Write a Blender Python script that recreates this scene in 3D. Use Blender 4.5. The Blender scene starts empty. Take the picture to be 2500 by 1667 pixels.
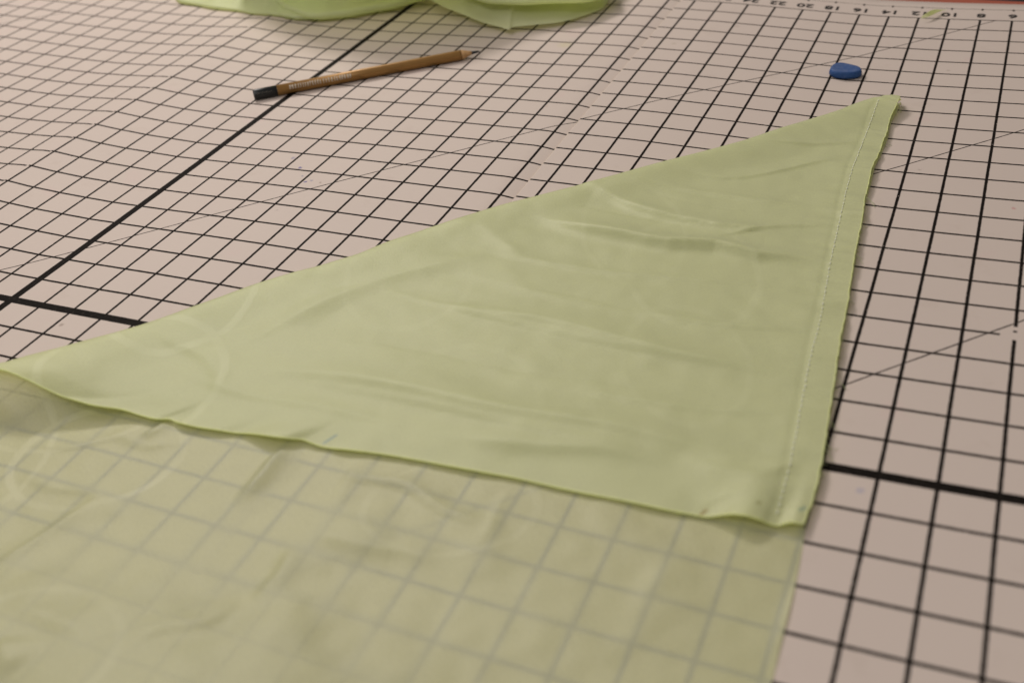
import bpy, bmesh, math, random
from mathutils import Vector, Matrix, noise
from mathutils.bvhtree import BVHTree
random.seed(7)
scene = bpy.context.scene
COL = scene.collection
S = 0.02            # one printed square of the board is 2 cm; everything below is measured in squares

# ------------------------------------------------------------------ camera, light, exposure
FPX, PW, PH = 2618.407, 2500.0, 1667.0
CAM = Vector((-3.437587, -39.298683, 13.638080))
RX = Vector((0.91552242, 0.39458243, -0.07825218))
RY = Vector((0.17251822, -0.56086547, -0.80973291))
RZ = Vector((-0.36339533, 0.72782871, -0.58155757))
cam_data = bpy.data.cameras.new('camera')
cam = bpy.data.objects.new('camera', cam_data)
COL.objects.link(cam)
cam.matrix_world = Matrix(((RX.x, -RY.x, -RZ.x, CAM.x*S), (RX.y, -RY.y, -RZ.y, CAM.y*S),
                           (RX.z, -RY.z, -RZ.z, CAM.z*S), (0, 0, 0, 1)))
cam_data.sensor_width = 36.0
cam_data.lens = 36.0*FPX/PW
cam_data.clip_start = 0.01
cam_data.clip_end = 50
cam_data.dof.use_dof = True
cam_data.dof.focus_distance = 29.2*S
cam_data.dof.aperture_fstop = 7.5
cam_data.dof.aperture_blades = 7
scene.camera = cam

world = bpy.data.worlds.new('World')
scene.world = world
world.use_nodes = True
world.node_tree.nodes['Background'].inputs[0].default_value = (1.0, 0.92, 0.87, 1)
world.node_tree.nodes['Background'].inputs[1].default_value = 0.18

def lamp(name, loc, target, size, size_y, power, color):
    d = bpy.data.lights.new(name, 'AREA')
    d.shape = 'RECTANGLE'; d.size = size; d.size_y = size_y
    d.energy = power; d.color = color
    o = bpy.data.objects.new(name, d); COL.objects.link(o)
    o.location = Vector(loc)*S
    o.rotation_euler = (Vector(target)-Vector(loc)).to_track_quat('-Z', 'Y').to_euler()
    return o
lamp('ceiling_lamp', (-62, 28, 58), (-20, -12, 0), 0.50, 0.25, 14, (1.0, 0.925, 0.87))
lamp('wide_ceiling_lamp', (-48, -12, 52), (-20, -15, 0), 0.9, 0.6, 3.9, (1.0, 0.93, 0.875))
lamp('near_fill_light', (-24, -60, 60), (-12, -22, 0), 0.8, 0.5, 5.2, (1.0, 0.94, 0.90))  # added camera-side fill to lighten the foreground cloth, not a lamp of the room
scene.view_settings.view_transform = 'Standard'
scene.view_settings.look = 'None'
scene.view_settings.exposure = 0.0
scene.view_settings.gamma = 1.0
scene.view_settings.use_curve_mapping = False

# ------------------------------------------------------------------ the gently warped board surface
UK = [-2.0, 1.0, 3.0, 5.0, 7.5, 10.0, 12.5, 14.5, 16.0, 18.0, 20.0, 22.0, 24.0, 26.0, 28.0, 29.2, 30.1, 31.0, 32.0, 33.5, 35.0, 38.0, 41.0, 52.0]
VK = [-2, 2, 7, 12, 17, 22, 26, 30, 50]
ZT = [
    [0.071, 0.087, 0.109, 0.135, 0.171, 0.214, 0.248, 0.276, 0.384],
    [-0.019, 0.002, 0.018, 0.033, 0.044, 0.078, 0.108, 0.134, 0.243],
    [-0.084, -0.052, -0.049, -0.027, -0.03, -0.015, 0.001, 0.033, 0.151],
    [-0.147, -0.122, -0.114, -0.081, -0.084, -0.101, -0.092, -0.059, 0.06],
    [-0.187, -0.169, -0.143, -0.103, -0.094, -0.113, -0.121, -0.116, -0.046],
    [-0.122, -0.089, -0.063, -0.037, -0.057, -0.095, -0.121, -0.135, -0.136],
    [-0.028, -0.009, 0.007, 0.013, -0.026, -0.081, -0.117, -0.141, -0.205],
    [0.015, 0.016, 0.015, 0.007, -0.038, -0.087, -0.12, -0.145, -0.244],
    [0.025, 0.012, -0.009, -0.012, -0.061, -0.1, -0.126, -0.15, -0.264],
    [0.012, -0.011, -0.042, -0.042, -0.077, -0.112, -0.138, -0.163, -0.28],
    [-0.016, -0.038, -0.065, -0.076, -0.096, -0.128, -0.157, -0.183, -0.291],
    [-0.042, -0.069, -0.098, -0.12, -0.144, -0.167, -0.189, -0.21, -0.299],
    [-0.053, -0.095, -0.138, -0.163, -0.204, -0.228, -0.234, -0.241, -0.309],
    [-0.045, -0.1, -0.165, -0.197, -0.251, -0.267, -0.263, -0.264, -0.324],
    [-0.023, -0.067, -0.125, -0.151, -0.201, -0.242, -0.261, -0.277, -0.345],
    [-0.007, -0.028, -0.054, -0.081, -0.133, -0.203, -0.251, -0.281, -0.359],
    [0.056, 0.047, 0.026, -0.003, -0.052, -0.121, -0.175, -0.216, -0.357],
    [-0.017, -0.028, -0.039, -0.072, -0.128, -0.186, -0.219, -0.241, -0.316],
    [-0.016, -0.047, -0.087, -0.126, -0.176, -0.202, -0.22, -0.235, -0.301],
    [-0.013, -0.064, -0.128, -0.177, -0.207, -0.212, -0.218, -0.226, -0.281],
    [-0.003, -0.058, -0.121, -0.166, -0.193, -0.203, -0.208, -0.215, -0.265],
    [0.041, -0.002, -0.05, -0.087, -0.123, -0.152, -0.169, -0.182, -0.239],
    [0.113, 0.094, 0.067, 0.012, -0.043, -0.089, -0.117, -0.138, -0.219],
    [0.429, 0.391, 0.34, 0.283, 0.222, 0.159, 0.11, 0.063, -0.156],]
def lerp_idx(K, a):
    j = 0
    while j < len(K)-2 and a > K[j+1]: j += 1
    return j, (a-K[j])/(K[j+1]-K[j])
CREASE, RIDGE = 14.55, 30.12
def board_z(x, y, folds=True):
    u, v = -x, -y
    j, s = lerp_idx(UK, min(max(u, -2), 52)); k, t = lerp_idx(VK, min(max(v, -2), 50))
    s = min(max(s, 0), 1); t = min(max(t, 0), 1)
    z = ((ZT[j][k]*(1-s)+ZT[j+1][k]*s)*(1-t) + (ZT[j][k+1]*(1-s)+ZT[j+1][k+1]*s)*t)
    if not folds: return z
    f = u-CREASE                       # the fold in the board: its far side dips down to the cut
    if 0 <= f < 0.75: z -= 0.085*(1-f/0.75)**1.7
    f = u-RIDGE
    if 0 <= f < 0.35: z -= 0.03*(1-f/0.35)**1.5
    return z
def ray(px, py):
    return RX*((px-PW/2)/FPX) + RY*((py-PH/2)/FPX) + RZ
def at(px, py, h=0.0):
    """point of the place seen at photograph pixel (px, py), h squares above the board"""
    d = ray(px, py); z = h
    for _ in range(6):
        q = CAM + d*((z-CAM.z)/d.z)
        z = board_z(q.x, q.y)+h
    return q
def sstep(a, b, x):
    t = min(max((x-a)/(b-a), 0.0), 1.0); return t*t*(3-2*t)
def poly_len(P):
    L = [0.0]
    for a, b in zip(P, P[1:]): L.append(L[-1]+(Vector(b)-Vector(a)).length)
    return L
def sampler(P):
    """smooth curve through points, by relative length 0..1"""
    P = [Vector(p) for p in P]; L = poly_len(P); T = L[-1]
    def f(s):
        d = min(max(s, 0), 1)*T
        i = 0
        while i < len(P)-2 and d > L[i+1]: i += 1
        w = (d-L[i])/max(L[i+1]-L[i], 1e-9)
        p0 = P[max(i-1, 0)]; p1 = P[i]; p2 = P[i+1]; p3 = P[min(i+2, len(P)-1)]
        h = L[i+1]-L[i]
        m1 = (p2-p0)/max(L[i+1]-L[max(i-1, 0)], 1e-9)*h
        m2 = (p3-p1)/max(L[min(i+2, len(P)-1)]-L[i], 1e-9)*h
        w2, w3 = w*w, w*w*w
        return p1*(2*w3-3*w2+1)+m1*(w3-2*w2+w)+p2*(3*w2-2*w3)+m2*(w3-w2)
    f.length = T
    return f
def dist_poly(x, y, P):
    """distance to a polyline, signed side, and relative place along it"""
    best = (1e9, 0, 0); n = len(P)-1
    for i in range(n):
        ax, ay = P[i][0], P[i][1]; bx, by = P[i+1][0], P[i+1][1]
        dx, dy = bx-ax, by-ay; l2 = dx*dx+dy*dy
        t = ((x-ax)*dx+(y-ay)*dy)/l2
        tc = min(max(t, 0), 1)
        ex, ey = x-ax-tc*dx, y-ay-tc*dy
        d = math.hypot(ex, ey)
        if d < best[0]:
            best = (d, 1 if dx*(y-ay)-dy*(x-ax) > 0 else -1, (i+tc)/n)
    return best
def nz(x, y, z=0.0): return noise.noise(Vector((x, y, z)))

# ------------------------------------------------------------------ node helpers
def new_mat(name):
    m = bpy.data.materials.new(name); m.use_nodes = True
    nt = m.node_tree; nt.nodes.clear()
    out = nt.nodes.new('ShaderNodeOutputMaterial')
    return m, nt, out
class G:
    def __init__(s, nt): s.nt = nt
    def n(s, t, **k):
        o = s.nt.nodes.new(t)
        for a, b in k.items(): setattr(o, a, b)
        return o
    def link(s, a, b): s.nt.links.new(a, b)
    def m(s, op, a, b=None, c=None, clamp=False):
        o = s.n('ShaderNodeMath', operation=op); o.use_clamp = clamp
        for i, v in enumerate((a, b, c)):
            if v is None: continue
            if isinstance(v, (int, float)): o.inputs[i].default_value = v
            else: s.link(v, o.inputs[i])
        return o.outputs[0]
    def ramp(s, x, lo, hi, a=0.0, b=1.0):
        o = s.n('ShaderNodeMapRange'); o.interpolation_type = 'SMOOTHSTEP'
        s.link(x, o.inputs[0])
        for i, v in zip((1, 2, 3, 4), (lo, hi, a, b)): o.inputs[i].default_value = v
        return o.outputs[0]
    def noise(s, vec, scale, detail=2, rough=0.5):
        o = s.n('ShaderNodeTexNoise'); s.link(vec, o.inputs['Vector'])
        o.inputs['Scale'].default_value = scale; o.inputs['Detail'].default_value = detail; o.inputs['Roughness'].default_value = rough
        return o.outputs['Fac']
    def mix(s, f, a, b):
        o = s.n('ShaderNodeMix', data_type='RGBA')
        if isinstance(f, (int, float)): o.inputs[0].default_value = f
        else: s.link(f, o.inputs[0])
        for i, v in ((6, a), (7, b)):
            if isinstance(v, tuple): o.inputs[i].default_value = (*v, 1)
            else: s.link(v, o.inputs[i])
        return o.outputs[2]
    def any(s, *xs):
        r = xs[0]
        for x in xs[1:]: r = s.m('MAXIMUM', r, x)
        return r
    def all(s, *xs):
        r = xs[0]
        for x in xs[1:]: r = s.m('MULTIPLY', r, x)
        return r

def simple_mat(name, color, rough=0.5, spec=0.4, var=0.0, vscale=300, bump=0.0, metallic=0.0):
    m, nt, out = new_mat(name); g = G(nt)
    b = g.n('ShaderNodeBsdfPrincipled')
    b.inputs['Roughness'].default_value = rough; b.inputs['Specular IOR Level'].default_value = spec
    b.inputs['Metallic'].default_value = metallic
    tc = g.n('ShaderNodeTexCoord').outputs['Object']
    f = g.noise(tc, vscale, 3)
    c2 = tuple(max(0, c*(1-var)) for c in color); c3 = tuple(min(1, c*(1+var)) for c in color)
    g.link(g.mix(f, c2, c3), b.inputs['Base Color'])
    if bump:
        bp = g.n('ShaderNodeBump'); bp.inputs['Strength'].default_value = bump; bp.inputs['Distance'].default_value = 0.0004
        g.link(f, bp.inputs['Height']); g.link(bp.outputs[0], b.inputs['Normal'])
    g.link(b.outputs[0], out.inputs[0])
    return m

# ------------------------------------------------------------------ board print
def board_material():
    m, nt, out = new_mat('gridded_cardboard'); g = G(nt)
    tc = g.n('ShaderNodeTexCoord').outputs['Object']
    sep = g.n('ShaderNodeSeparateXYZ'); g.link(tc, sep.inputs[0])
    u0 = g.m('MULTIPLY', sep.outputs[0], -1/S); v0 = g.m('MULTIPLY', sep.outputs[1], -1/S)
    wob = g.m('MULTIPLY', g.m('SUBTRACT', g.noise(tc, 400, 3, .7), .5), .022)      # ragged ink edge
    u = g.m('ADD', u0, g.m('MULTIPLY', g.m('SUBTRACT', g.noise(tc, 18, 1), .5), .02))
    v = g.m('ADD', v0, g.m('MULTIPLY', g.m('SUBTRACT', g.noise(tc, 23, 1), .5), .02))
    def near(x, w, soft=.012):           # 1 where |x| < w
        return g.ramp(g.m('SUBTRACT', g.m('ABSOLUTE', x), wob), w-soft, w+soft, 1, 0)
    def fr(x): return g.m('SUBTRACT', g.m('FRACT', g.m('ADD', x, .5)), .5)
    def inside(x, a, b): return g.all(g.m('GREATER_THAN', x, a), g.m('LESS_THAN', x, b))
    inu, inv = inside(u0, -.03, 50.03), inside(v0, -.03, 48.03)
    lu = g.all(near(fr(u), .039), inv, inu)
    lv = g.all(near(fr(v), .037), inu, inv)
    tu = g.all(near(g.m('SUBTRACT', u, 25), .12), inv); tv = g.all(near(g.m('SUBTRACT', v, 24), .122), inu)
    d = g.m('SUBTRACT', v, u)
    dg = g.all(near(g.m('MULTIPLY', fr(g.m('DIVIDE', g.m('SUBTRACT', d, 6.5), 10)), 7.07), .019, .01), g.m('GREATER_THAN', d, -6), inu, inv)
    dg2 = g.all(near(g.m('MULTIPLY', g.m('ADD', d, 33.5), .707), .016, .01), inside(u0, 39.4, 42))
    tick = g.any(near(g.m('ADD', v, 1.1), .016, .01), g.all(near(fr(u), .035), inside(v0, -1.16, -.98)))
    # wear: the ink is rubbed off along the folds of the board and in odd spots
    n1 = g.noise(tc, 900, 2); n2 = g.noise(tc, 130, 3, .6)
    crease = g.all(g.ramp(g.m('ABSOLUTE', g.m('SUBTRACT', u0, CREASE+.02)), .02, .07, 1, 0), g.ramp(n2, .50, .60, 0, 1))
    ridge = g.all(g.ramp(g.m('ABSOLUTE', g.m('SUBTRACT', u0, RIDGE+.04)), .02, .08, 1, 0), g.ramp(n2, .50, .58, 0, 1))
    spots = g.all(g.ramp(n1, .70, .74, 0, 1), g.ramp(n2, .52, .6, 0, 1))
    patch = g.any(g.all(g.m('LESS_THAN', u0, 2.28), near(g.m('SUBTRACT', v0, 19), .14)),
                  g.all(near(g.m('SUBTRACT', u0, 2), .1), near(g.m('SUBTRACT', v0, 18.72), .07)))
    keep = g.m('SUBTRACT', 1, g.m('MAXIMUM', g.any(crease, ridge, patch), g.m('MULTIPLY', spots, .8)), clamp=True)
    thick = g.any(tu, tv)
    ink = g.any(g.all(g.any(lu, lv, dg, dg2, tick), keep), thick)
    # paper
    big = g.noise(tc, 6, 4, .6); fine = g.noise(tc, 900, 2); blot = g.noise(tc, 45, 4, .65)
    paper = g.mix(big, (.560, .475, .420), (.600, .512, .450))
    paper = g.mix(g.m('MULTIPLY', g.ramp(blot, .58, .72), .18), paper, (.47, .385, .32))
    paper = g.mix(g.m('MULTIPLY', g.ramp(g.noise(tc, 33, 2), .66, .74), .16), paper, (.62, .44, .42))
    # a seam of bare board shows where the surface is cut
    cut = g.all(near(g.m('SUBTRACT', u0, CREASE), .018, .014), g.ramp(n2, .3, .5, .35, 1))
    paper = g.mix(g.m('MULTIPLY', cut, .75), paper, (.40, .31, .17))
    cut2 = g.all(near(g.m('SUBTRACT', u0, RIDGE), .012, .012), g.ramp(n2, .4, .6, .1, .7))
    paper = g.mix(g.m('MULTIPLY', cut2, .4), paper, (.42, .34, .26))
    # small stains: pen dots, chalk dust, specks
    def spot(px, py, r, col, k, p):
        q = at(px, py)
        dx = g.m('SUBTRACT', u0, -q.x); dy = g.m('SUBTRACT', v0, -q.y)
        dd = g.m('SQRT', g.m('ADD', g.m('MULTIPLY', dx, dx), g.m('MULTIPLY', dy, dy)))
        dd = g.m('ADD', dd, g.m('MULTIPLY', g.m('SUBTRACT', n1, .5), r*1.6))
        return g.mix(g.m('MULTIPLY', g.ramp(dd, r*.4, r*1.2, 1, 0), k), p, col)
    for px, py, r, c, k in ((716, 386, .09, (.16, .15, .30), .5), (733, 410, .07, (.10, .09, .28), .8), (738, 430, .05, (.2, .2, .3), .6),
                            (746, 444, .06, (.10, .09, .26), .8), (760, 441, .06, (.2, .2, .3), .6), (782, 446, .05, (.3, .22, .18), .6),
                            (2475, 509, .06, (.5, .2, .2), .6), (2100, 1197, .09, (.33, .32, .42), .5), (150, 793, .07, (.25, .18, .14), .6),
                            (1800, 65, .1, (.4, .33, .28), .5), (2315, 173, .07, (.36, .3, .25), .5), (630, 218, .12, (.45, .38, .33), .6),
                            (676, 513, .05, (.4, .34, .3), .6), (1335, 260, .06, (.5, .36, .3), .5), (1645, 107, .10, (.45, .38, .3), .5),
                            (2245, 415, .05, (.32, .27, .23), .5), (505, 850, .05, (.35, .27, .22), .6), (1380, 110, .3, (.55, .50, .25), .35)):
        paper = spot(px, py, r, c, k, paper)
    inkc = g.mix(g.noise(tc, 250, 2), (.006, .005, .004), (.013, .010, .008))
    inkc = g.mix(g.m('MULTIPLY', g.ramp(fine, .55, .75), .25), inkc, (.09, .075, .06))
    b = g.n('ShaderNodeBsdfPrincipled')
    g.link(g.mix(ink, paper, inkc), b.inputs['Base Color'])
    g.link(g.m('ADD', .62, g.m('MULTIPLY', ink, .05)), b.inputs['Roughness']); g.link(g.m('SUBTRACT', .2, g.m('MULTIPLY', ink, .16)), b.inputs['Specular IOR Level'])
    bp = g.n('ShaderNodeBump'); bp.inputs['Strength'].default_value = .25; bp.inputs['Distance'].default_value = .0003
    g.link(g.m('ADD', g.m('MULTIPLY', fine, .4), g.noise(tc, 120, 3)), bp.inputs['Height']); g.link(bp.outputs[0], b.inputs['Normal'])
    g.link(b.outputs[0], out.inputs[0])
    return m

def cloth_material(name, color, trans, see, pattern=True, marks=(), sat=1.55, gloss=.55):
    """thin woven cloth: part of the light bounces, part glows through, a little passes between the threads"""
    m, nt, out = new_mat(name); g = G(nt)
    tc = g.n('ShaderNodeTexCoord').outputs['Object']
    uv = g.n('ShaderNodeUVMap'); uv.uv_map = 'weave'; uvo = uv.outputs[0]
    sep = g.n('ShaderNodeSeparateXYZ'); g.link(uvo, sep.inputs[0])
    x, y = sep.outputs[0], sep.outputs[1]
    thr = g.n('ShaderNodeTexNoise'); g.link(uvo, thr.inputs['Vector']); thr.inputs['Scale'].default_value = 19; thr.inputs['Detail'].default_value = 3
    wx = g.m('SINE', g.m('MULTIPLY', x, 330)); wy = g.m('SINE', g.m('MULTIPLY', y, 330))
    weave = g.m('MULTIPLY', wx, wy)
    soft = g.noise(uvo, 1.1, 3); slub = g.n('ShaderNodeTexNoise')
    mp = g.n('ShaderNodeMapping'); mp.inputs['Scale'].default_value = (1.2, 40, 1); g.link(uvo, mp.inputs[0]); g.link(mp.outputs[0], slub.inputs['Vector'])
    slub.inputs['Scale'].default_value = 1.0; slub.inputs['Detail'].default_value = 3
    c = g.mix(soft, tuple(k*.95 for k in color), tuple(min(1, k*1.05) for k in color))
    c = g.mix(g.m('MULTIPLY', g.ramp(thr.outputs['Fac'], .35, .65), .16), c, tuple(k*.8 for k in color))
    c = g.mix(g.m('MULTIPLY', g.ramp(slub.outputs['Fac'], .4, .65), .06), c, tuple(min(1, k*1.2) for k in color))
    ring = None
    if pattern:                        # large damask rings woven into the cloth
        s3 = g.n('ShaderNodeSeparateXYZ'); g.link(tc, s3.inputs[0])
        X, Y = g.m('MULTIPLY', s3.outputs[0], 1/S), g.m('MULTIPLY', s3.outputs[1], 1/S)
        for px, py, ra, rb, k in pattern:
            q = at(px, py, .1)
            dx, dy = g.m('SUBTRACT', X, q.x), g.m('SUBTRACT', Y, q.y)
            a = g.m('DIVIDE', g.m('ADD', g.m('MULTIPLY', dx, .918), g.m('MULTIPLY', dy, .396)), ra)
            e = g.m('DIVIDE', g.m('SUBTRACT', g.m('MULTIPLY', dy, .918), g.m('MULTIPLY', dx, .396)), rb)
            dd = g.m('SQRT', g.m('ADD', g.m('MULTIPLY', a, a), g.m('MULTIPLY', e, e)))
            dd = g.m('ADD', dd, g.m('MULTIPLY', g.m('SUBTRACT', soft, .5), .12))
            f = g.m('MULTIPLY', g.ramp(g.m('ABSOLUTE', g.m('SUBTRACT', dd, 1)), .03, .075, 1, 0), k)
            ring = f if ring is None else g.m('MAXIMUM', ring, f)
        ring = g.m('MULTIPLY', ring, g.ramp(g.noise(uvo, .6, 1), .36, .56, .45, 1))
        c = g.mix(g.m('MULTIPLY', ring, .48), c, tuple(min(1, k*1.0+.14) for k in color))
    for px, py, ln, h, r, col, k in marks:
        q = at(px, py, h)
        s2 = g.n('ShaderNodeSeparateXYZ'); g.link(tc, s2.inputs[0])
        dx = g.m('SUBTRACT', g.m('MULTIPLY', s2.outputs[0], 1/S), q.x); dy = g.m('SUBTRACT', g.m('MULTIPLY', s2.outputs[1], 1/S), q.y)
        al = g.m('ADD', g.m('MULTIPLY', dx, .45), g.m('MULTIPLY', dy, .89)); ac = g.m('SUBTRACT', g.m('MULTIPLY', dx, .89), g.m('MULTIPLY', dy, .45))
        f = g.all(g.ramp(g.m('ABSOLUTE', al), ln*.5, ln, 1, 0), g.ramp(g.m('ABSOLUTE', ac), r*.4, r, 1, 0))
        c = g.mix(g.m('MULTIPLY', f, k), c, col)
    b = g.n('ShaderNodeBsdfPrincipled'); g.link(c, b.inputs['Base Color'])
    b.inputs['Roughness'].default_value = .42; b.inputs['Specular IOR Level'].default_value = gloss
    b.inputs['Sheen Weight'].default_value = .40; b.inputs['Sheen Roughness'].default_value = .35
    t = g.n('ShaderNodeBsdfTranslucent'); g.link(g.mix(.8, c, tuple(k**sat for k in color)), t.inputs[0])
    tp = g.n('ShaderNodeBsdfTransparent'); tp.inputs[0].default_value = (.86, .92, .68, 1)
    bp = g.n('ShaderNodeBump'); bp.inputs['Strength'].default_value = .5; bp.inputs['Distance'].default_value = .00025
    hgt = g.m('ADD', g.m('ADD', g.m('MULTIPLY', weave, .12), g.m('MULTIPLY', thr.outputs['Fac'], .9)), g.m('MULTIPLY', slub.outputs['Fac'], .5))
    if ring is not None: hgt = g.m('ADD', hgt, g.m('MULTIPLY', ring, .6))
    g.link(hgt, bp.inputs['Height'])
    for q in (b, t): g.link(bp.outputs[0], q.inputs['Normal'])
    m1 = g.n('ShaderNodeMixShader'); m1.inputs[0].default_value = trans; g.link(b.outputs[0], m1.inputs[1]); g.link(t.outputs[0], m1.inputs[2])
    m2 = g.n('ShaderNodeMixShader'); g.link(m1.outputs[0], m2.inputs[1]); g.link(tp.outputs[0], m2.inputs[2])
    sv = g.m('MULTIPLY', g.ramp(thr.outputs['Fac'], .3, .7, .85, 1.15), see)
    if ring is not None: sv = g.m('MULTIPLY', sv, g.m('SUBTRACT', 1, g.m('MULTIPLY', ring, .5)))
    g.link(sv, m2.inputs[0])
    g.link(m2.outputs[0], out.inputs[0])
    return m

# ------------------------------------------------------------------ object helpers
def link_mesh(name, verts, faces, mat, parent=None, smooth=True, uvs=None, scale=True, origin=None):
    me = bpy.data.meshes.new(name)
    k = S if scale else 1.0
    o0 = Vector(origin)*k if origin is not None else Vector((0, 0, 0))
    me.from_pydata([tuple(Vector(v)*k-o0) for v in verts], [], faces)
    if uvs:
        lay = me.uv_layers.new(name='weave')
        for lp in me.loops: lay.data[lp.index].uv = uvs[lp.vertex_index]
    if smooth:
        for p in me.polygons: p.use_smooth = True
    me.materials.append(mat)
    o = bpy.data.objects.new(name, me); COL.objects.link(o)
    o.location = o0
    if parent is not None:
        o.parent = parent
        o.matrix_parent_inverse = Matrix.Translation(-parent.location)
    return o
def tag(o, label=None, cat=None, group=None, kind=None):
    if label: o['label'] = label
    if cat: o['category'] = cat
    if group: o['group'] = group
    if kind: o['kind'] = kind
def empty(name, loc):
    o = bpy.data.objects.new(name, None); COL.objects.link(o); o.location = Vector(loc)*S; o.empty_display_size = .02
    return o
def grid_faces(n, m):
    return [(i*(m+1)+j, (i+1)*(m+1)+j, (i+1)*(m+1)+j+1, i*(m+1)+j+1) for i in range(n) for j in range(m)]
def box_verts(x0, x1, y0, y1, z0, z1):
    v = [(x, y, z) for z in (z0, z1) for y in (y0, y1) for x in (x0, x1)]
    f = [(0, 2, 3, 1), (4, 5, 7, 6), (0, 1, 5, 4), (1, 3, 7, 5), (3, 2, 6, 7), (2, 0, 4, 6)]
    return v, f
def tube(P, r, n=6, cap=True):
    V, F = [], []
    P = [Vector(p) for p in P]
    for i, p in enumerate(P):
        d = (P[min(i+1, len(P)-1)]-P[max(i-1, 0)]).normalized()
        a = d.cross(Vector((0, 0, 1)));  a = a.normalized() if a.length > 1e-4 else Vector((1, 0, 0))
        b = d.cross(a)
        rr = r[i] if isinstance(r, (list, tuple)) else r
        for k in range(n):
            t = 2*math.pi*k/n
            V.append(p+a*math.cos(t)*rr+b*math.sin(t)*rr)
    for i in range(len(P)-1):
        for k in range(n):
            F.append((i*n+k, i*n+(k+1) % n, (i+1)*n+(k+1) % n, (i+1)*n+k))
    if cap:
        F.append(tuple(range(n-1, -1, -1))); F.append(tuple((len(P)-1)*n+k for k in range(n)))
    return V, F
def add(VF, V, F):
    k = len(VF[0]); VF[0].extend(V); VF[1].extend(tuple(i+k for i in f) for f in F)

# ------------------------------------------------------------------ floor, table, board
floor_m = simple_mat('dark_floor', (.075, .07, .075), .6, .3, .15, 8)
v, f = box_verts(-160, 140, -150, 130, -41, -39)
o = link_mesh('floor', v, f, floor_m, smooth=False); tag(o, kind='structure')

table_m = simple_mat('red_laminate', (.36, .085, .045), .45, .4, .10, 30)
TZ = -0.95
e1 = CAM + ray(2500, 3.5)*((TZ-CAM.z)/ray(2500, 3.5).z)
tab = empty('work_table', (-25, -22, TZ))
v, f = box_verts(-66, 8, -58, e1.y, TZ-1.3, TZ)
top = link_mesh('table_top', v, f, table_m, tab, smooth=False)
bv = top.modifiers.new('bevel', 'BEVEL'); bv.width = .002; bv.segments = 2
leg_m = simple_mat('table_steel', (.09, .09, .095), .4, .5, .05, 20)
for lx in (-63, 5):
    for ly in (-55, e1.y-3):
        v, f = box_verts(lx-1.1, lx+1.1, ly-1.1, ly+1.1, -39, TZ-1.3)
        link_mesh('leg', v, f, leg_m, tab, smooth=False)
tag(tab, 'red topped table under the gridded board, its edge showing at the far right', 'table')

us = set()
a = -1.75
while a <= 51.76: us.add(round(a, 3)); a += .25
for c in (CREASE, RIDGE):
    for k in (-.3, -.15, -.06, -.012, .012, .05, .1, .16, .22, .3, .4, .5, .6, .7, .8): us.add(round(c+k, 4))
us = sorted(us)
vs = []
a = -1.75
while a <= 49.76: vs.append(a); a += .5
V, F = [], []
for uu in us:
    for vv in vs: V.append((-uu, -vv, board_z(-uu, -vv)))
n, m_ = len(us)-1, len(vs)-1
F = [(a, d, c, b) for a, b, c, d in grid_faces(n, m_)]
F = [tuple(reversed(q)) for q in F]
k = len(V)
rim = [i*(m_+1) for i in range(n+1)] + [n*(m_+1)+j for j in range(1, m_+1)] + [i*(m_+1)+m_ for i in range(n-1, -1, -1)] + [j for j in range(m_-1, 0, -1)]
for i in rim: V.append((V[i][0], V[i][1], V[i][2]-.2))
R = len(rim)
for i in range(R): F.append((rim[i], rim[(i+1) % R], k+(i+1) % R, k+i))
board = link_mesh('cutting_board', V, F, board_material())
bm = bmesh.new(); bm.from_mesh(board.data); bmesh.ops.recalc_face_normals(bm, faces=bm.faces)
if sum(q.normal.z for q in bm.faces) < 0: bmesh.ops.reverse_faces(bm, faces=bm.faces)
bm.to_mesh(board.data); bm.free()
for p in board.data.polygons: p.use_smooth = abs(p.normal.z) > .5
tag(board, 'pale folding cardboard cutting board printed with a black centimetre grid', 'cutting board')

ink_m = simple_mat('printed_ink', (.016, .013, .011), .5, .3, .2, 300)
def text_mesh(name, body, size, sx, mat, loc, rz, parent, bold=.02, off=None):
    c = bpy.data.curves.new(name, 'FONT'); c.body = body; c.size = size*S; c.align_x = 'CENTER'; c.align_y = 'CENTER'; c.bevel_depth = bold*S; c.bevel_resolution = 0; c.extrude = .001*S
    t = bpy.data.objects.new(name, c); COL.objects.link(t)
    dg = bpy.context.evaluated_depsgraph_get()
    me = bpy.data.meshes.new_from_object(t.evaluated_get(dg))
    bpy.data.objects.remove(t); bpy.data.curves.remove(c)
    me.name = name
    for q in me.vertices: q.co.x *= sx
    if parent.name == 'cutting_board':
        for q in me.vertices:            # the ink follows the bend of the board
            wx, wy = loc[0]-q.co.x/S, loc[1]-q.co.y/S
            q.co.z += (board_z(wx, wy)+.006-loc[2])*S
    me.materials.clear(); me.materials.append(mat)
    o = bpy.data.objects.new(name, me); COL.objects.link(o)
    o.location = Vector(loc)*S; o.rotation_euler = (0, 0, rz)
    o.parent = parent; o.matrix_parent_inverse = Matrix.Translation(-parent.location)
    return o
for num in range(2, 50, 2):
    uu = num/2
    text_mesh('printed_number', str(num), .50, 1.22, ink_m, (-uu, .45, board_z(-uu, .45)+.006), math.pi, board, .011)

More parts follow.
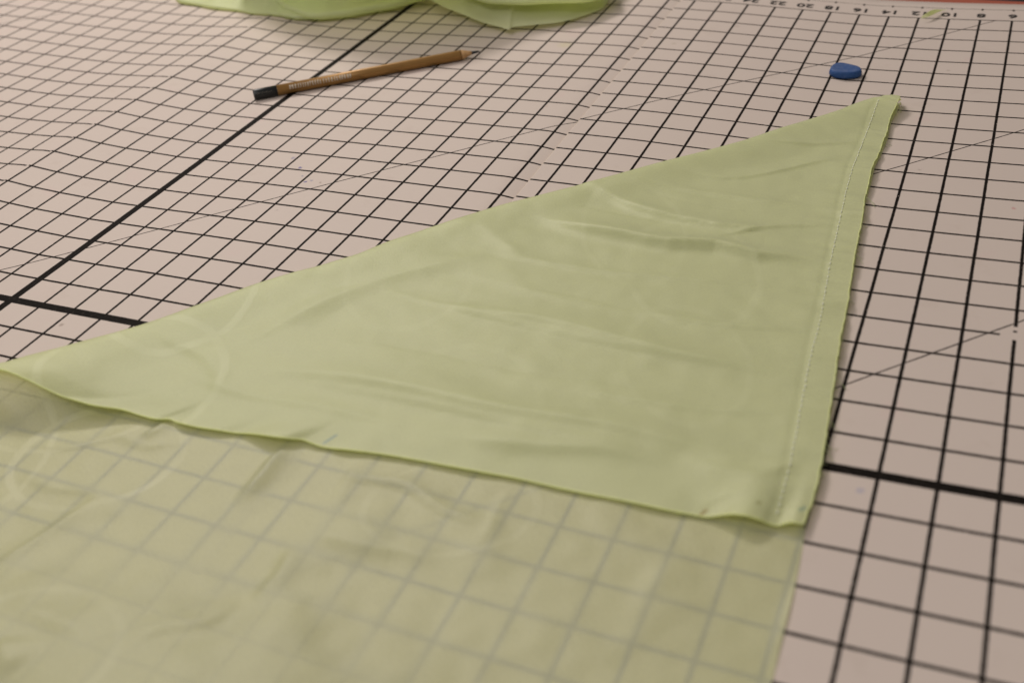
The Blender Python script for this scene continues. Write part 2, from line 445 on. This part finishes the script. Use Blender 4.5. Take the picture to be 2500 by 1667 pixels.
# ------------------------------------------------------------------ the large folded cloth
GREEN = (.82, .845, .505)
fold_px = [(2200, 247), (2150, 246), (2100, 254), (2050, 270), (1990, 290), (1892, 320), (1780, 357), (1690, 381), (1600, 404), (1541, 420), (1420, 455), (1297, 487),
           (1190, 518), (1063, 557), (925, 604), (850, 635), (740, 668), (627, 699), (531, 733), (430, 769), (351, 797), (213, 837), (105, 866), (0, 893), (-60, 906), (-105, 918)]
edge_px = [(2200, 247), (2187, 271), (2172, 296), (2163, 330), (2146, 374), (2130, 408), (2122, 445), (2111, 490), (2103, 544), (2091, 602), (2083, 652), (2074, 709), (2064, 770),
           (2050, 838), (2037, 923), (2019, 1046), (2004, 1136), (1988, 1207), (1962, 1281)]
bot_px = [(1962, 1281, .16), (1936, 1275, .20), (1915, 1279, .13), (1898, 1284, .09), (1876, 1277, .15), (1855, 1268, .25), (1819, 1257, .34), (1791, 1254, .30), (1759, 1257, .18), (1721, 1261, .09), (1685, 1254, .09), (1622, 1242, .11),
          (1548, 1226, .10), (1409, 1200, .08), (1250, 1165, .08), (1150, 1146, .11), (1037, 1125, .10), (931, 1107, .10), (850, 1097, .12), (787, 1090, .09), (740, 1079, .12), (718, 1075, .16), (680, 1068, .23), (638, 1061, .22), (600, 1057, .14), (574, 1055, .10),
          (530, 1048, .14), (479, 1040, .16), (440, 1031, .17), (415, 1025, .10), (380, 1020, .17), (345, 1014, .16), (298, 1008, .12), (223, 993, .28), (149, 964, .52), (90, 936, .74), (43, 915, .88), (0, 903, .93), (-60, 905, .92), (-105, 918, .86)]
F3 = [at(x, y, .12) for x, y in fold_px]
E3 = [at(x, y, .12) for x, y in edge_px]
B3 = [at(x, y, h) for x, y, h in bot_px]
flat = lambda P: [Vector((p.x, p.y, 0)) for p in P]
for k_ in range(-8, 0):
    D_ = sum((flat(F3)[q]-flat(F3)[q+1]).length for q in range(len(F3)+k_, len(F3)-1))
    F3[k_] = at(*fold_px[k_], .12+.74*math.exp(-(D_/2.9)**2))
B3[-1] = F3[-1].copy()
Ff, Ef = sampler(flat(F3)), sampler(flat(E3))
BL = poly_len(flat(B3)); BH = [h for _, _, h in bot_px]
Bf = sampler(flat(list(reversed(B3))))       # from the left corner to the right corner
BHf = sampler([Vector((d*.25, h, 0)) for d, h in zip(BL, BH)])
BHT = [(BHf(i/600).x*4, BHf(i/600).y) for i in range(601)]
def bot_h(t):
    d = (1-t)*BL[-1]; lo, hi = 0, 600
    while hi-lo > 1:
        m = (lo+hi)//2
        if BHT[m][0] > d: hi = m
        else: lo = m
    a, c = BHT[lo], BHT[hi]
    return a[1]+(c[1]-a[1])*min(max((d-a[0])/max(c[0]-a[0], 1e-6), 0), 1)

# creases of the cloth, as ridge lines: (photo points, height, width, sharp side)
def ridge(pts, h, w, k=.10):
    P = flat([at(x, y, k) for x, y in pts]); f = sampler(P)
    Q = [f(i/16) for i in range(17)]; m = 3*w
    return (Q, h, w, min(p.x for p in Q)-m, max(p.x for p in Q)+m, min(p.y for p in Q)-m, max(p.y for p in Q)+m)
ov = lambda pts: [(x/.9408, y/.9408) for x, y in pts]
flap_ridges = [
    ridge([(480, 880), (620, 835), (760, 765), (900, 705), (1100, 655), (1300, 605)], .10, .75),
    ridge([(1395, 455), (1430, 463), (1570, 521), (1730, 556), (1862, 569), (1952, 585)], .13, .30),
    ridge([(1265, 520), (1400, 562), (1516, 585), (1622, 606), (1755, 612), (1835, 633), (1941, 636), (2021, 646), (2080, 640)], .22, .34),
    ridge([(1160, 560), (1290, 640)], .06, .5),
    ridge(ov([(960, 690), (1100, 720), (1250, 742), (1400, 782), (1560, 822), (1800, 865), (1870, 880)]), .10, .36),
    ridge(ov([(520, 835), (650, 857), (800, 878), (960, 905), (1150, 950), (1400, 988), (1640, 1045), (1850, 1085)]), .13, .42),
    ridge(ov([(330, 770), (400, 800), (470, 830), (505, 880), (480, 930), (440, 965)]), .05, .30),
    ridge(ov([(1000, 1000), (1200, 1030), (1400, 1042), (1560, 1075)]), .10, .36),
    ridge(ov([(900, 600), (1100, 640), (1320, 700), (1560, 745), (1850, 790)]), .04, .5),
    ridge([(1480, 440), (1680, 470), (1880, 500), (2080, 520)], .045, .14), ridge([(1100, 600), (1400, 660), (1700, 690), (2050, 715)], .035, .14),
    ridge([(850, 690), (1150, 770), (1500, 850), (1950, 930)], .04, .13), ridge([(700, 930), (1000, 985), (1350, 1065), (1700, 1120)], .04, .14),
    ridge([(380, 890), (560, 960), (800, 1010), (1100, 1070)], .035, .16), ridge([(1600, 420), (1800, 440), (2000, 400), (2120, 380)], .045, .16),
    ridge([(1850, 360), (1980, 360), (2120, 350)], .04, .14), ridge([(1500, 760), (1750, 800), (2020, 810)], .04, .12),
    ridge([(1350, 950), (1650, 1000), (1990, 1020)], .04, .14), ridge([(1700, 600), (1900, 560), (2090, 555)], .04, .10),
    ridge([(1660, 1110), (1760, 1160), (1860, 1170), (1930, 1140), (1990, 1100)], .07, .35), ridge([(1690, 1240), (1780, 1215), (1850, 1212), (1920, 1240)], .06, .3),
]
low_ridges = [
    ridge([(718, 1074), (672, 1120), (640, 1160), (600, 1206), (560, 1240)], .17, .19, .05),
    ridge([(415, 1028), (385, 1048), (345, 1075)], .14, .17, .05),
    ridge([(255, 1200), (190, 1250), (105, 1315), (40, 1362), (-60, 1430)], .15, .20, .05),
    ridge([(787, 1125), (850, 1162), (990, 1186), (1064, 1237), (1130, 1265), (1197, 1276), (1260, 1276)], .11, .16, .05),
    ridge([(60, 1060), (90, 1085), (180, 1090), (240, 1075), (290, 1065), (360, 1090), (430, 1080), (520, 1078)], .06, .18, .05),
    ridge([(60, 1130), (75, 1165), (120, 1190), (220, 1203), (265, 1240), (285, 1262)], .05, .16, .05),
    ridge([(870, 1108), (868, 1130), (840, 1180), (800, 1260)], .05, .14, .05),
    ridge([(720, 1320), (690, 1390), (650, 1440), (610, 1480)], .14, .28, .1),
    ridge([(760, 1300), (870, 1335), (1000, 1350), (1100, 1390)], .10, .40, .05),
    ridge([(0, 1535), (80, 1520), (180, 1560), (260, 1600)], .10, .35, .2),
    ridge([(280, 1640), (400, 1560), (520, 1520), (600, 1430)], .10, .30, .2),
    ridge([(45, 1590), (30, 1640), (60, 1700)], .15, .3, .1),
    ridge([(1250, 1180), (1215, 1230), (1190, 1290), (1150, 1350)], .04, .16, .05),
    ridge([(1700, 1330), (1600, 1420), (1500, 1600)], .03, .5, .05),
    ridge([(1950, 1400), (1915, 1500), (1870, 1640)], .03, .16, .05),
]
low_bumps = [(at(x, y, .2), h, w) for x, y, h, w in ((800, 1290, .16, .75), (690, 1520, .26, .75), (110, 1720, .80, 2.1), (430, 1745, .60, 1.6), (680, 1720, .40, 1.1), (-110, 1560, .6, 1.6),
             (330, 1520, .10, .9), (1150, 1320, .07, .6), (950, 1690, .15, 1.1), (1350, 1500, .05, 1.0))]
def ridges_z(x, y, RS):
    z = 0
    for P, h, w, x0, x1, y0, y1 in RS:
        if x < x0 or x > x1 or y < y0 or y > y1: continue
        d, side, t = dist_poly(x, y, P)
        if d > 3*w: continue
        e = sstep(0, .35, t)*sstep(0, .35, 1-t)
        ww = w*.45 if side < 0 else w*1.45          # one flank falls away steeply, the other gently
        z += (1.15 if RS is flap_ridges else .8)*h*e*math.exp(-(d/ww)**1.35)
    return z
def low_z(x, y):
    z = .018 + ridges_z(x, y, low_ridges)
    for p, h, w in low_bumps:
        d2 = ((x-p.x)**2+(y-p.y)**2)/(w*w)
        if d2 < 9: z += .62*h*math.exp(-d2)
    q = -y
    z += .07*max(0, nz(x*.8, y*.8, 3)-.10) + .014*nz(x*2.3, y*2.3, 8)
    z += sstep(27, 33, q)*.10*max(0, nz(x*.5, y*.5, 5))
    return max(z, .012)

FLN = flat(F3)
NS, NT = 330, 250
CORN = Vector((F3[-1].x, F3[-1].y, 0))
def corner_h(x, y): return .84*math.exp(-((x-CORN.x)**2+(y-CORN.y)**2)/2.9**2)
def flap_point(s, t):
    a, b = Ff(s), Ef(s)
    c0, c1 = Ff(1), Ef(1)
    p = a*(1-t)+b*t + (Bf(t)-(c0*(1-t)+c1*t))*(s**5)
    if t > .9: p = p+(b-a).normalized()*(t-.9)*10*(.022*nz(s*61+3*nz(s*17, 1.1), 3.3)+.013*nz(s*230, 6.1))
    x, y = p.x, p.y
    d = (p-a).length
    ch = corner_h(x, y)
    base = board_z(x, y, False)+low_z(x, y)*sstep(.0, .5, d)*.5
    # soft puffed roll along the diagonal fold
    w = .55
    roll = .30*math.sqrt(max(0, 1-(1-min(d/w, 1))**2)) if d < w else .30
    roll = roll*(1-.62*sstep(w*.7, 2.2, d))
    z = .025+roll*sstep(0, .02, s)*(1-.9*ch)
    de = (b-p).length                       # distance to the cut edge with the seam
    hem = sstep(1.3, 0, de)
    z += hem*(.045*nz(s*60, 1.5) + .022*nz(s*140, 4.0) + .02)
    if de < 1.2: z -= .012*math.exp(-((de-.62*hem_w(s))/.07)**2)
    z += ridges_z(x, y, flap_ridges)*sstep(0, .3, d)
    z += .024*nz(x*.5-y*.3, y*1.1+x*.3, 1)*sstep(0, .8, d) + .006*nz(x*2.2, y*2.8, 2)*sstep(0, .5, d)
    # puckers fanning from the seam
    z += .048*nz(s*46+.3*de, de*.45, 9)*sstep(1.9, .2, de)*sstep(0, .1, s)
    h = bot_h(t)
    z += ch*(1-.1*sstep(.5, 3, d))          # towards the left corner the fold stands up off the board
    db = (1-s)*(Ff.length*(1-t)+Ef.length*t)
    dl = .6+.5*h
    k = math.exp(-(db/dl)**1.5)
    z = z*(1-.4*k*(1-min(1, ch*3)))+max(h-.09-ch, 0)*k
    z += .10*sstep(.09, 0, s)*sstep(.06, .3, t+.2)      # the tip lifts a little
    return Vector((x, y, base*0+board_z(x, y, False)+low_z(x, y)*.6*(1-k)*sstep(0, .6, d)+z))
def hem_w(s): return 1.0

cloth = empty('green_cloth', (-12, -24, 0))
V, UVW = [], []
for i in range(NS+1):
    s = (i/NS)
    s = s*s*.35+s*.65
    for j in range(NT+1):
        t = j/NT
        t = t*t*(3-2*t)*.5+t*.5
        p = flap_point(s, t); V.append(p)
        # woven pattern mirrored across the fold
        UVW.append((p.x*.80+p.y*.6, -p.x*.6+p.y*.80))
flap_faces = [tuple(reversed(q)) for q in grid_faces(NS, NT)]
flap_m = cloth_material('green_cloth_wrong_side', GREEN, .40, .04, ((1691, 668, 1.5, 2.3, .4), (1548, 570, 1.25, 2.4, .4), (1675, 890, 1.3, 2.0, .3), (335, 940, 1.9, 2.2, 1), (450, 735, 1.8, 2.3, .9), (1000, 690, 1.5, 2.0, .28), (1130, 1000, 1.6, 2.1, .25)),
                        marks=((806, 1072, .22, .1, .05, (.28, .45, .52), .6), (1714, 1252, .18, .1, .05, (.45, .28, .08), .6), (1851, 1245, .07, .1, .06, (.40, .38, .16), .5), (1958, 1250, .12, .1, .06, (.25, .42, .38), .6)), sat=2.1)
flap = link_mesh('folded_flap', V, flap_faces, flap_m, cloth, uvs=UVW)
flap['label'] = 'opaque doubled flap folded over along the diagonal'
bvh = BVHTree.FromPolygons([tuple(p) for p in V], flap_faces)

left_ext = [Vector((-25.2, -29, 0)), Vector((-25.4, -33, 0)), Vector((-25.5, -37.2, 0))]
Lf = sampler(FLN+left_ext)
low_edge = [(2200, 247), (2190, 271), (2176, 300), (2168, 335), (2152, 376), (2136, 410), (2127, 447), (2114, 492), (2106, 546), (2094, 604), (2086, 654), (2077, 711), (2067, 772),
            (2054, 840), (2041, 925), (2022, 1050), (2007, 1140), (1991, 1212), (1969, 1270), (1963, 1310), (1941, 1429), (1915, 1535), (1883, 1667), (1850, 1790)]
LE = flat([at(x, y, .04) for x, y in low_edge])+[Vector((-4.3, -34, 0)), Vector((-4.1, -37.2, 0))]
LEf = sampler(LE)
kF = Ff.length/Lf.length
NS2, NT2 = 340, 260
V, UVW = [], []
for i in range(NS2+1):
    s = i/NS2
    for j in range(NT2+1):
        t = j/NT2
        a, b = Lf(s), LEf(s)
        p = a*(1-t)+b*t
        d = (p-a).length if s < kF else 9
        z = board_z(p.x, p.y, False) + low_z(p.x, p.y)*sstep(0, .5, d) + .025*(1-sstep(0, .5, d))
        if s < kF*1.12: z += corner_h(a.x, a.y)*(1-sstep(0, 2.4, (p-a).length))*sstep(1.12, 1.0, s/kF)
        V.append(Vector((p.x, p.y, z))); UVW.append((p.x*.86-p.y*.5, p.x*.5+p.y*.86))
low_m = cloth_material('green_cloth_right_side', (.83, .84, .555), .48, .13, ((235, 1105, 1.75, 1.5, 1), (-40, 1110, 1.3, 2.0, .8), (160, 1010, 1.9, 1.1, .6), (1100, 1230, 1.6, 1.2, .5), (60, 1650, 1.6, 1.6, .5)), sat=2.1, gloss=.9)
low = link_mesh('single_layer', V, [tuple(reversed(q)) for q in grid_faces(NS2, NT2)], low_m, cloth, uvs=UVW)
low['label'] = 'sheer single layer with the grid showing through'
lbvh = BVHTree.FromPolygons([tuple(p) for p in V], [tuple(reversed(q)) for q in grid_faces(NS2, NT2)])
tag(cloth, 'large sheet of pale green cloth folded diagonally, seam stitched along its right edge', 'fabric')

def on_cloth(x, y, tree=None):
    h = (tree or bvh).ray_cast(Vector((x, y, 10)), Vector((0, 0, -1)))
    return h[0]
st_m = simple_mat('white_thread', (.84, .86, .72), .6, .3, .1, 800)
seam_px = [(2147, 251), (2133, 284), (2114, 330), (2095, 376), (2072, 445), (2053, 525), (2034, 610), (2019, 686), (1999, 797), (1987, 838), (1963, 955), (1947, 1040), (1925, 1152), (1905, 1225), (1893, 1266)]
sm = sampler(flat([at(x, y, .16) for x, y in seam_px]))
VF = ([], [])
d = .3
while d < sm.length-.12:
    a, b = sm(d/sm.length), sm((d+.095)/sm.length)
    pa, pb = on_cloth(a.x, a.y), on_cloth(b.x, b.y)
    if pa and pb:
        jx = random.uniform(-.008, .008)
        pm = (pa+pb)/2+Vector((jx, 0, .022))
        add(VF, *tube([pa+Vector((jx, 0, -.004)), pm*.5+(pa+Vector((jx, 0, .006)))*.5, pm, pm*.5+(pb+Vector((jx, 0, .006)))*.5, pb+Vector((jx, 0, -.004))], [.008, .011, .012, .011, .008], 6))
    d += .165
link_mesh('seam_stitching', VF[0], VF[1], st_m, cloth)
# loose threads along the cut edges
fr_m = simple_mat('loose_thread', (.55, .60, .34), .7, .2, .1, 500)
VF = ([], [])
for i in range(90):
    s = random.uniform(.02, .97)
    e = Ef(s); q = Ef(min(s+.01, 1))
    dr = (q-e).normalized(); out_ = Vector((dr.y, -dr.x, 0))
    if out_.x < 0: out_ = -out_
    hit = on_cloth(e.x-out_.x*.03, e.y-out_.y*.03)
    if not hit: continue
    L = random.choice((.05, .07, .09, .12, .12, .2, .32))*random.uniform(.6, 1.2)
    bend = random.uniform(-.7, .7)
    P = []
    for k in range(5):
        w = k/4
        pt = hit+out_*L*w*(1-.15*w)+dr*bend*L*w*w
        pt.z = max(board_z(pt.x, pt.y)+.012, hit.z-(hit.z-board_z(hit.x, hit.y))*min(1, w*1.1))
        P.append(pt)
    add(VF, *tube(P, .0055 if L < .15 else .0045, 5))
fr = link_mesh('frayed_threads', VF[0], VF[1], fr_m, cloth)
tag(fr, kind='stuff')
rim_m = cloth_material('thread_ends_rim_glow', (.93, .98, .52), .42, .0, False, sat=1.2)  # edge threads, their colour brightened to hold the glow of light through the rim
P = [flap_point(1, 1-i/260)+Vector((0, 0, .004)) for i in range(261)]
link_mesh('cut_edge', *tube(P, [.021+.008*nz(i*.4, 2) for i in range(261)], 5), rim_m, cloth, uvs=[(i*.1, 0) for i in range(261*5)])
P = [flap_point(i/220, 1)+Vector((0, 0, .004)) for i in range(6, 221)]
link_mesh('cut_edge', *tube(P, [.013+.006*nz(i*.4, 7) for i in range(215)], 5), rim_m, cloth, uvs=[(i*.1, 0) for i in range(215*5)])

# ------------------------------------------------------------------ pile of the same cloth at the far side
pile_m = cloth_material('sheer_green_cloth', (.89, .93, .60), .46, .12, False, sat=1.9)
def swath(path, r, back, rise, under, seed, wob=.12, n_along=90, name='cloth_fold', parent=None, cut=False, reach=7.0, dip=0.0, dipc=.9, pw=1.3):
    """one fold of the pile: a soft roll along its front edge, running back and up into the heap"""
    Pf = sampler([Vector((p.x, p.y, 0)) for p in path]); Hs = sampler([Vector((i, h, 0)) for i, h in enumerate(rise)])
    Ls = sampler([Vector((i, h, 0)) for i, h in enumerate(under)])
    bk = Vector(back).normalized()
    V, UVm = [], []
    prof = []
    K1, K2, K3 = 6, 10, 22
    for i in range(n_along+1):
        s = i/n_along
        p = Pf(s)
        h = Hs(s).y; lo = Ls(s).y
        z0 = board_z(p.x, p.y)+lo
        rr = r*(1+.35*nz(s*5, seed))
        p = p+bk*(.25*nz(s*7, seed+3)*wob*4)
        row = []
        if not cut:
            for k in range(K1):                     # turned under
                row.append((1.3*(1-k/K1)+.0, .0+.02*math.sin(k)))
            for k in range(K2+1):
                th = -math.pi/2-math.pi*k/K2
                row.append((rr+rr*math.cos(th), rr+rr*math.sin(th)))
        else:
            row.append((0, .0)); row.append((.06, .03))
        top = row[-1][1]
        for k in range(1, K3+1):
            w = k/K3
            row.append((row[0][0]*0+rr+reach*w, top-dip*math.exp(-((w*reach-dipc)/.55)**2)+h*math.sin(min(1, w*1.25)*math.pi/2)**pw*(1-.25*sstep(.7, 1, w))))
        for jx, (b, z) in enumerate(row):
            q = p+bk*b
            fz = wob*(nz(q.x*.7, q.y*.7, seed)*1.4+.5*nz(q.x*1.7, q.y*1.7, seed+5)+2.2*(.30-abs(nz(q.x*.9+q.y*.5, q.y*.4-q.x*.2, seed+9))))*sstep(0, 1.0, b)*(1 if jx > K1 else .1)
            V.append(Vector((q.x, q.y, max(z0+z+fz, board_z(q.x, q.y)+.03)))); UVm.append((q.x, q.y+z))
    m = len(V)//(n_along+1)-1
    return link_mesh(name, V, grid_faces(n_along, m), pile_m, parent, uvs=UVm)
pile = empty('cloth_pile', (-26, 1, 0))
BK = (-.30, .95, 0)
A = lambda x, y, h=.1: at(x, y, h)
# low thin fold on the left, middle loop, small tuck below it, corner on the right, layer above
swath([A(420, -14), A(440, 6), A(500, 16), A(580, 27), A(660, 36), A(740, 38), A(800, 20)], .07, BK, [.5, .8, 1.4, 2.0, 2.2, 2.2], [0.03]*4, 11, .10, name='low_fold', parent=pile)
swath([A(640, -22, .34), A(668, 6, .32), A(712, 32, .26), A(765, 46, .20), A(830, 45, .14), A(900, 35, .14), A(980, 20, .18), A(1048, -2, .28)], .16, BK, [2.0, 2.8, 3.6, 4.0, 3.6, 2.6], [.3, .25, .15, .10, .14, .25], 23, .16, name='front_loop', parent=pile, dip=.25, dipc=1.75, pw=3.5, reach=3.9)
swath([A(676, 30, .2), A(700, 39, .2), A(735, 42, .2), A(790, 36, .2)], .10, BK, [.6, .8, .7], [.05]*3, 31, .05, n_along=30, name='small_tuck', parent=pile, reach=3)
swath([A(1040, -14, .6), A(1075, 8, .5), A(1130, 32, .4), A(1190, 55, .3), A(1222, 66, .27), A(1238, 72, .25), A(1243, 72, .25), A(1252, 66, .25), A(1300, 57, .3), A(1360, 48, .3), A(1420, 32, .25), A(1468, 18, .15), A(1484, 2, .1)], .10, BK,
      [1.8, 1.9, 1.6, 1.1, .7, .45], [.45, .35, .25, .22, .12, .04], 47, .10, n_along=140, name='hanging_corner', parent=pile, cut=True, reach=6)
swath([A(1120, -30, 1.2), A(1190, -4, 1.1), A(1260, 4, 1.0), A(1340, 2, .9), A(1420, -2, .8), A(1500, -22, .7)], .12, BK, [1.5, 1.9, 1.4, 1.0], [.9, .85, .7, .45], 59, .10, name='upper_fold', parent=pile, dip=.4)
swath([A(560, -70, 1.5), A(700, -62, 2), A(900, -60, 2.4), A(1100, -64, 2.2), A(1350, -70, 1.2)], .6, BK, [1.4, 2.2, 2.4, 1.8, .8], [1.0, 2.4, 3.0, 2.2, .7], 71, .25, name='heap_top', parent=pile)
tag(pile, 'crumpled heap of sheer green cloth lying on the far side of the board', 'fabric')

# ------------------------------------------------------------------ little scrap near the printed 10 and 12
sc_m = pile_m
P0 = [at(x, y, .05) for x, y in ((2256, 49), (2268, 44), (2281, 38), (2294, 33), (2303, 31))]
V, UVm = [], []
for i, p in enumerate(P0):
    w = (.10, .26, .30, .24, .10)[i]
    for j in range(7):
        t = j/6-.5
        V.append(p+Vector((.25*t, t*w*2.2, .06+.20*math.cos(t*3.0)*(.5+.5*math.sin(i*1.2+.3))+.03*nz(i, j*.7)))); UVm.append((i*.2, t))
scrap = link_mesh('fabric_scrap', V, grid_faces(4, 6), sc_m, uvs=UVm, origin=P0[2])
sb = scrap.modifiers.new('subsurf', 'SUBSURF'); sb.levels = 2; sb.render_levels = 2
tag(scrap, 'tiny curled snippet of green cloth lying between the printed numbers 10 and 12', 'fabric scrap')

# ------------------------------------------------------------------ pencil
pr = .185
pa, pb = at(619, 232, pr), at(1171, 126, pr)
ax = (pb-pa); PLN = ax.length; ax.normalize()
side = ax.cross(Vector((0, 0, 1))).normalized(); up = side.cross(ax)
brown_m = simple_mat('brown_lacquer', (.31, .165, .045), .36, .5, .12, 200, metallic=.35)
black_m = simple_mat('black_lacquer', (.012, .014, .014), .35, .5, .2, 200)
wood_m = simple_mat('cedar_wood', (.55, .33, .15), .7, .2, .2, 500)
lead_m = simple_mat('black_lead', (.02, .022, .024), .45, .4, .2, 900)
print_m = simple_mat('white_print', (.56, .49, .40), .5, .3, .2, 900)
pencil = empty('pencil', pa)
def ring_at(d, r, hexa=True, n=24, ph=0.26):
    out = []
    for k in range(n):
        t = 2*math.pi*k/n+ph
        rr = r
        if hexa:
            q = (t-ph) % (math.pi/3)-math.pi/6
            rr = r*(.90/math.cos(q)*.55+.45*.985)
        out.append(pa+ax*d+side*math.cos(t)*rr+up*math.sin(t)*rr)
    return out
def lathe(rs, name, mat, cap0=True, cap1=True):
    V, F = [], []
    n = 24
    for d, r, hx in rs: V += ring_at(d, r, hx)
    for i in range(len(rs)-1):
        for k in range(n): F.append((i*n+k, i*n+(k+1) % n, (i+1)*n+(k+1) % n, (i+1)*n+k))
    if cap0: F.append(tuple(range(n-1, -1, -1)))
    if cap1: F.append(tuple((len(rs)-1)*n+k for k in range(n)))
    return link_mesh(name, V, F, mat, pencil)
L = PLN
k1 = L*.102
lathe([(0, pr*.86, True), (.03, pr*.97, True), (.06, pr, True), (k1, pr, True)], 'end_cap', black_m, True, True)
lathe([(k1+.002, pr*.992, True), (L*.5, pr*.992, True), (L*.905, pr*.992, True), (L*.915, pr*.97, True)], 'barrel', brown_m, True, True)
lathe([(L*.9155, pr*.965, True), (L*.93, pr*.75, False), (L*.95, pr*.48, False), (L*.962, pr*.33, False)], 'sharpened_tip', wood_m, True, True)
lathe([(L*.9625, pr*.31, False), (L*.985, pr*.24, False), (L*.997, pr*.15, False), (L, pr*.05, False)], 'lead', lead_m, True, True)
# worn, unreadable white lettering on the upper facet facing the viewer, and specks on the cap
VF = ([], [])
rnd = random.Random(5)
phs = math.radians(128) if side.dot(Vector((RX.x, RX.y, 0))) > 0 else math.radians(52)
vdir = (CAM-pa).normalized()
best = max(range(360), key=lambda a: (side*math.cos(math.radians(a))+up*math.sin(math.radians(a))).dot(vdir))
for k in range(6):                       # the facet turned most towards the viewer
    pass
fa = math.radians(best+4)
nrm = side*math.cos(fa)+up*math.sin(fa); tng = ax.cross(nrm)
if tng.z < 0: tng = -tng
def stroke(d0, w0, d1, w1, th):
    c0 = pa+ax*d0+nrm*(pr*.985)+tng*w0; c1 = pa+ax*d1+nrm*(pr*.985)+tng*w1
    add(VF, *tube([c0, c1], th, 5))
d = k1+.42
end = k1+2.55
while d < end:
    g_ = (d-k1-.42)/(2.13)
    big_ = g_ < .12 or g_ > .84
    hgt = .068 if not big_ else .06
    w = rnd.uniform(.05, .075)
    for q in range(rnd.choice((2, 2, 3))):
        a0 = d+rnd.uniform(0, w*.4); a1 = a0+rnd.uniform(-.012, .03)
        stroke(a0, -hgt, a1, hgt*(1.25 if rnd.random() < .3 else 1), .014 if not big_ else .026)
    if rnd.random() < .75: stroke(d, rnd.choice((-hgt, 0, hgt)), d+w*.8, rnd.choice((-hgt, 0, hgt)), .009)
    d += w+.028
for i in range(9):
    d0 = .12+i*.06
    stroke(d0, rnd.uniform(-.02, .01), d0+.02, rnd.uniform(-.01, .02), .004)
link_mesh('worn_lettering', VF[0], VF[1], print_m, pencil)
tag(pencil, 'brown pencil with a black end cap lying across the grid', 'pencil')

# ------------------------------------------------------------------ blue chalk
zt = .25
o8 = lambda x, y: (1980+x/8.7125, 120+y/8.7125)
out_px = [(412, 408), (428, 360), (470, 315), (535, 288), (600, 279), (665, 284), (830, 322), (980, 357), (1042, 382), (1072, 418), (1062, 450), (1012, 474), (900, 494), (760, 500), (600, 486), (470, 452)]
top3 = [at(*o8(x, y), zt) for x, y in out_px]
cs = sampler(top3+[top3[0]])
ctr = sum((Vector(p) for p in top3), Vector())/len(top3)
NR = 48
ringp = [cs(i/NR) for i in range(NR)]
V, F = [], []
def cring(k, dz):
    for p in ringp:
        w = ctr+(p-ctr)*k
        V.append(Vector((w.x, w.y, ctr.z+dz)))
for k, dz in ((.55, -.008), (.80, -.004), (.92, .0), (.97, -.012), (1.02, -.045), (1.055, -.10), (1.06, -.15), (1.03, -.20), (.95, -.235), (.8, -.245)): cring(k, dz)
V.append(Vector((ctr.x, ctr.y, ctr.z-.014)))
nk = 10
for i in range(nk-1):
    for k in range(NR): F.append((i*NR+k, (i+1)*NR+k, (i+1)*NR+(k+1) % NR, i*NR+(k+1) % NR))
for k in range(NR): F.append((len(V)-1, k, (k+1) % NR))
F.append(tuple((nk-1)*NR+k for k in reversed(range(NR))))
chalk_m, nt, out = new_mat('blue_chalk'); g = G(nt)
tc = g.n('ShaderNodeTexCoord').outputs['Object']
b = g.n('ShaderNodeBsdfPrincipled'); b.inputs['Roughness'].default_value = .6; b.inputs['Specular IOR Level'].default_value = .3
cc = g.mix(g.noise(tc, 160, 4, .6), (.012, .050, .17), (.035, .10, .28))
cc = g.mix(g.m('MULTIPLY', g.ramp(g.noise(tc, 420, 3), .58, .72), .35), cc, (.12, .16, .32))
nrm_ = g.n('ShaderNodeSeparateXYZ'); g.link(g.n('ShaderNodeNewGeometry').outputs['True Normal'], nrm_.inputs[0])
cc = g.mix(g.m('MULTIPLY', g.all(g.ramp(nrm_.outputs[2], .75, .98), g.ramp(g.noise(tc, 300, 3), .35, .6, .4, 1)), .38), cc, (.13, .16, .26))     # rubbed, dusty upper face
g.link(cc, b.inputs['Base Color'])
bp = g.n('ShaderNodeBump'); bp.inputs['Strength'].default_value = .5; bp.inputs['Distance'].default_value = .0006
g.link(g.noise(tc, 260, 4), bp.inputs['Height']); g.link(bp.outputs[0], b.inputs['Normal']); g.link(b.outputs[0], out.inputs[0])
chalk = link_mesh('tailors_chalk', V, F, chalk_m, origin=Vector((ctr.x, ctr.y, ctr.z-zt)))
bm = bmesh.new(); bm.from_mesh(chalk.data); bmesh.ops.recalc_face_normals(bm, faces=bm.faces); bm.to_mesh(chalk.data); bm.free()
tag(chalk, 'small rounded piece of blue chalk on the grid', 'chalk')
